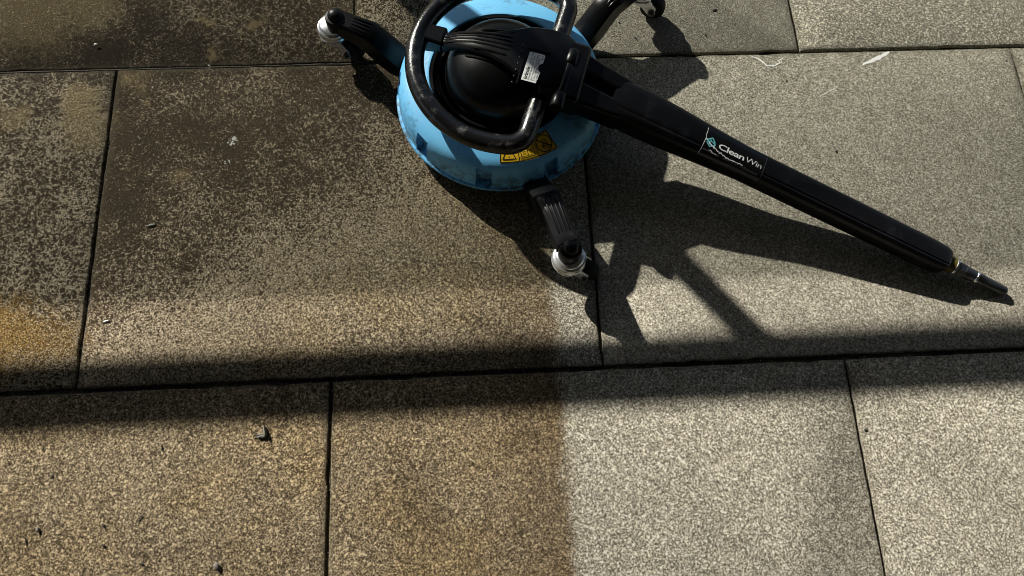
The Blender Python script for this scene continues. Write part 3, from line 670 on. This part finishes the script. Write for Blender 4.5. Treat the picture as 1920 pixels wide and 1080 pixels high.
lump('dirt_crumb', 300, 78, 3*mm, 2*mm, 2*mm, M_DARKBIT, -.6, 15, 'dark crumb on the top left slab left of the caster', 'crumb', 'dark crumbs')
lump('dirt_crumb', 393, 449, 3*mm, 2.6*mm, 1.5*mm, M_DARKBIT, 0, 16, 'dark crumb in the middle of the soiled slab', 'crumb', 'dark crumbs')
lump('dirt_crumb', 1623, 806, 3.2*mm, 2.4*mm, 1.5*mm, M_DARKBIT, 0, 17, 'dark crumb right of the lower right slab joint', 'crumb', 'dark crumbs')
def gum(px, py, r, seed, label, z=.0012):
    rd = random.Random(seed); bits = []
    for k in range(16 if r > .006 else 6):
        a, q_ = rd.uniform(0, 6.28), math.sqrt(rd.random())*r; cx_, cy_, rr_ = q_*math.cos(a), q_*math.sin(a), r*rd.uniform(.16, .36)
        V, F = lathe([(rr_, 0), (rr_*.8, .0006), (rr_*.3, .0009)], 7, True, (cx_, cy_)); bits.append((V, F))
    p = at(px, py, z); o = mk('dropping', *merge(*bits), M_PALE, None, (p.x, p.y, z-.0002), smooth=60)
    tag(o, label, 'dropping', 'pale dried droppings')
gum(436, 265, .0085, 1, 'largest white speckled dried dropping, on the soiled slab'); gum(425, 304, .0055, 2, 'fainter dried dropping just below the largest one')
gum(390, 126, .0048, 3, 'white round spot on the upper joint of the soiled slab'); gum(259, 258, .0042, 4, 'small pale spot at the left of the soiled slab'); gum(658, 201, .0036, 5, 'small pale spot below the left leg')
gum(1154, 57, .0028, 6, 'tiny pale ring between the upper right leg and its shadow', .0006)
# dry leaf scrap and bits
p = at(492, 812, .001)
leaf_root = tag(empty('dry_leaf', (p.x, p.y, .0007)), 'curled dry leaf scrap with a stem on the bottom left slab', 'leaf')
R = []
for i in range(9):                                      # an upright curled fin
    u = i/8; w = .0042*math.sin(math.pi*(.2+.72*u)); cx_ = .009-.006*u; cy_ = -.008+.026*u; zz = .002+.006*math.sin(math.pi*min(1, .25+u*.7))
    R.append([(cx_-w, cy_, zz*.3), (cx_-w*.6, cy_, zz+.004), (cx_+w*.3, cy_, zz+.006), (cx_+w, cy_, zz*.5)])
lf = mk('blade', *rings(R, False, False), M_BARK, leaf_root); lf.modifiers.new('solid', 'SOLIDIFY').thickness = .0007
leaf_root.scale = (.72, .72, .62)
bm = bmesh.new(); bmesh.ops.create_icosphere(bm, subdivisions=3, radius=1); rq = random.Random(5)
for v in bm.verts: v.co = Vector((v.co.x*.011-.002, v.co.y*.006-.006, (v.co.z+.8)*.0045))*rq.uniform(.82, 1.12)
me = bpy.data.meshes.new('crumpled_blade'); bm.to_mesh(me); bm.free(); link('crumpled_blade', me, M_BARK, leaf_root, smooth=25)
mk('stem', *tube([(-.006, -.006, .003), (-.013, -.005, .004), (-.021, -.009, .002)], [.0022, .0017, .0012], 8), M_DARKBIT, leaf_root)
mk('stem', *tube([(-.008, -.005, .003), (-.014, .000, .004), (-.019, .002, .0035)], [.0018, .0014, .001], 8), M_DARKBIT, leaf_root)
def scrap(px, py, L, wd, rz, label, mat=M_BARK):
    R = [[(-L+2*L*k/5, -wd*math.sin(math.pi*(.15+.7*k/5)), .0004+.002*abs(k/5-.5)), (-L+2*L*k/5, 0, .0022), (-L+2*L*k/5, wd*math.sin(math.pi*(.15+.7*k/5)), .0006)] for k in range(6)]
    p = at(px, py, .0015); o = mk('leaf_scrap', *rings(R, False, False), mat, None, (p.x, p.y, .0013)); o.rotation_euler = (0, 0, rz); o.modifiers.new('solid', 'SOLIDIFY').thickness = .0008
    tag(o, label, 'leaf scrap', 'leaf scraps')
scrap(284, 423, .007, .004, .15, 'small folded leaf scrap on the soiled slab'); scrap(199, 603, .005, .0028, .3, 'pale bent leaf scrap near the left joint of the soiled slab', M_PALE)
def bit(px0, py0, px1, py1, w, label, z=.001):
    a, b = at(px0, py0, z), at(px1, py1, z); m_ = (a+b)/2; d = (b-a)/2; nn = Vector((-d.y, d.x, 0)).normalized()*w*1.5
    o = mk('twig', *tube([(-d.x, -d.y, w*.8), (nn.x, nn.y, w), (d.x, d.y, w*.8)], w, 6), M_DARKBIT, None, (m_.x, m_.y, z-.0003)); tag(o, label, 'twig', 'tiny twigs')
bit(258, 980, 268, 966, .0007, 'thin twig in the middle of the bottom left slab'); bit(46, 1008, 49, 1021, .0009, 'short dark twig near the left edge of the bottom left slab'); bit(302, 834, 303, 844, .0010, 'short dark twig left of the dry leaf')
bit(460, 362, 470, 358, .0008, 'thin twig just below the faint droppings'); bit(1190, 70, 1195, 76, .0008, 'thin twig left of the caster shadow')
# chalky scratches (flat marks on the stone)
M_CHALK = flat('white_scuff', (.93, .93, .89), .8); M_CHALK2 = flat('faint_scuff', (.50, .48, .41), .8)
def mark(pts, w, mat, taper=True, z=.0013):
    P = [at(x, y, z) for x, y in pts]; D = [P[0]]
    for a, b in zip(P, P[1:]): n = max(1, int((b-a).length/.003)); D += [a+(b-a)*k/n for k in range(1, n+1)]
    Rr = []
    for i, p in enumerate(D):
        t_ = D[min(i+1, len(D)-1)]-D[max(i-1, 0)]; t_.normalize(); u = i/(len(D)-1); ww = w/2*(min(1, .35+3*min(u, 1-u)) if taper else 1)*random.uniform(.6, 1.25)
        n_ = Vector((-t_.y, t_.x, 0))*ww; j = Vector((random.uniform(-1, 1), random.uniform(-1, 1), 0))*.0005
        Rr.append([p-n_+j, p+n_+j])
    return mk('scratch_mark', *rings(Rr, False, False), mat, pave, smooth=0)
mark([(1617, 121), (1632, 115), (1650, 107), (1667, 97)], .0085, M_CHALK)
mark([(1405, 104), (1422, 110), (1438, 123), (1452, 123), (1463, 118), (1458, 113), (1468, 110)], .0032, M_CHALK)
mark([(1440, 116), (1460, 115)], .0010, M_CHALK2); mark([(1378, 121), (1392, 126), (1408, 129)], .0011, M_CHALK2); mark([(1335, 124), (1362, 128), (1380, 128)], .0010, M_CHALK2)
mark([(1538, 180), (1553, 172), (1570, 163)], .0013, M_CHALK); mark([(1440, 201), (1470, 197), (1500, 192)], .0010, M_CHALK2); mark([(1345, 194), (1365, 194)], .0010, M_CHALK2)
mark([(1832, 802), (1850, 782), (1876, 738)], .0016, M_CHALK2)
# hairline cracks across the soiled slab
M_CRACK = flat('crack_dirt', (.03, .024, .017), .95)
for pts in ([(640, 470), (690, 478), (720, 487)], [(760, 487), (810, 494), (850, 497)], [(400, 341), (480, 338), (560, 343), (640, 341)], [(880, 500), (930, 505)], [(230, 342), (330, 335)]):
    mark(pts, .0009, M_CRACK, z=.0017)
# fine grit washed into and beside the joints
rg = random.Random(11); Vg, Fg = [], []
lines_h = [(0.0, -.35, 2.0), (H, -.35, 2.0)]; lines_v = [(0.0, 0, H), (W, 0, H), (2*W, 0, H), (.4294, -H, 0), (.4294+W, -H, 0), (.4583, H, 2*H), (.4583+W, H, 2*H)]
def grain_at(x, y, z, r):
    k = len(Vg); a = rg.uniform(0, 3); c, s__ = math.cos(a)*r, math.sin(a)*r*rg.uniform(.6, 1)
    Vg.extend([(x+c, y+s__, z+r*.4), (x-s__, y+c, z+r*.35), (x-c, y-s__, z+r*.4), (x+s__, y-c, z+r*.3), (x, y, z+r*rg.uniform(.8, 1.3)), (x, y, z-r*.2)])
    for i in range(4): Fg.append((k+i, k+(i+1) % 4, k+4)); Fg.append((k+(i+1) % 4, k+i, k+5))
for y, x0, x1 in lines_h:
    for _ in range(520):
        x = rg.uniform(x0, x1); o_ = rg.gauss(0, .007); grain_at(x, y+o_, .0004 if abs(o_) > .0042 else -.005, rg.uniform(.0005, .0013))
for x, y0, y1 in lines_v:
    for _ in range(170):
        y = rg.uniform(y0, y1); o_ = rg.gauss(0, .005); grain_at(x+o_, y, .0004 if abs(o_) > .003 else -.005, rg.uniform(.0005, .0013))
for _ in range(900): grain_at(rg.uniform(-.2, 1.85), rg.uniform(-.38, .8), .0004, rg.uniform(.0004, .0010))
t = NT('grit_stone'); gm = t.set(Base_Color=t.mix(t.ramp(t.noise(220, 2, .6), .4, .6), (.05, .042, .03), (.42, .39, .31)), Roughness=.9)
tag(mk('grit', Vg, Fg, gm, smooth=0), 'fine grit scattered along the joints and over the slabs', 'grit', kind='stuff')
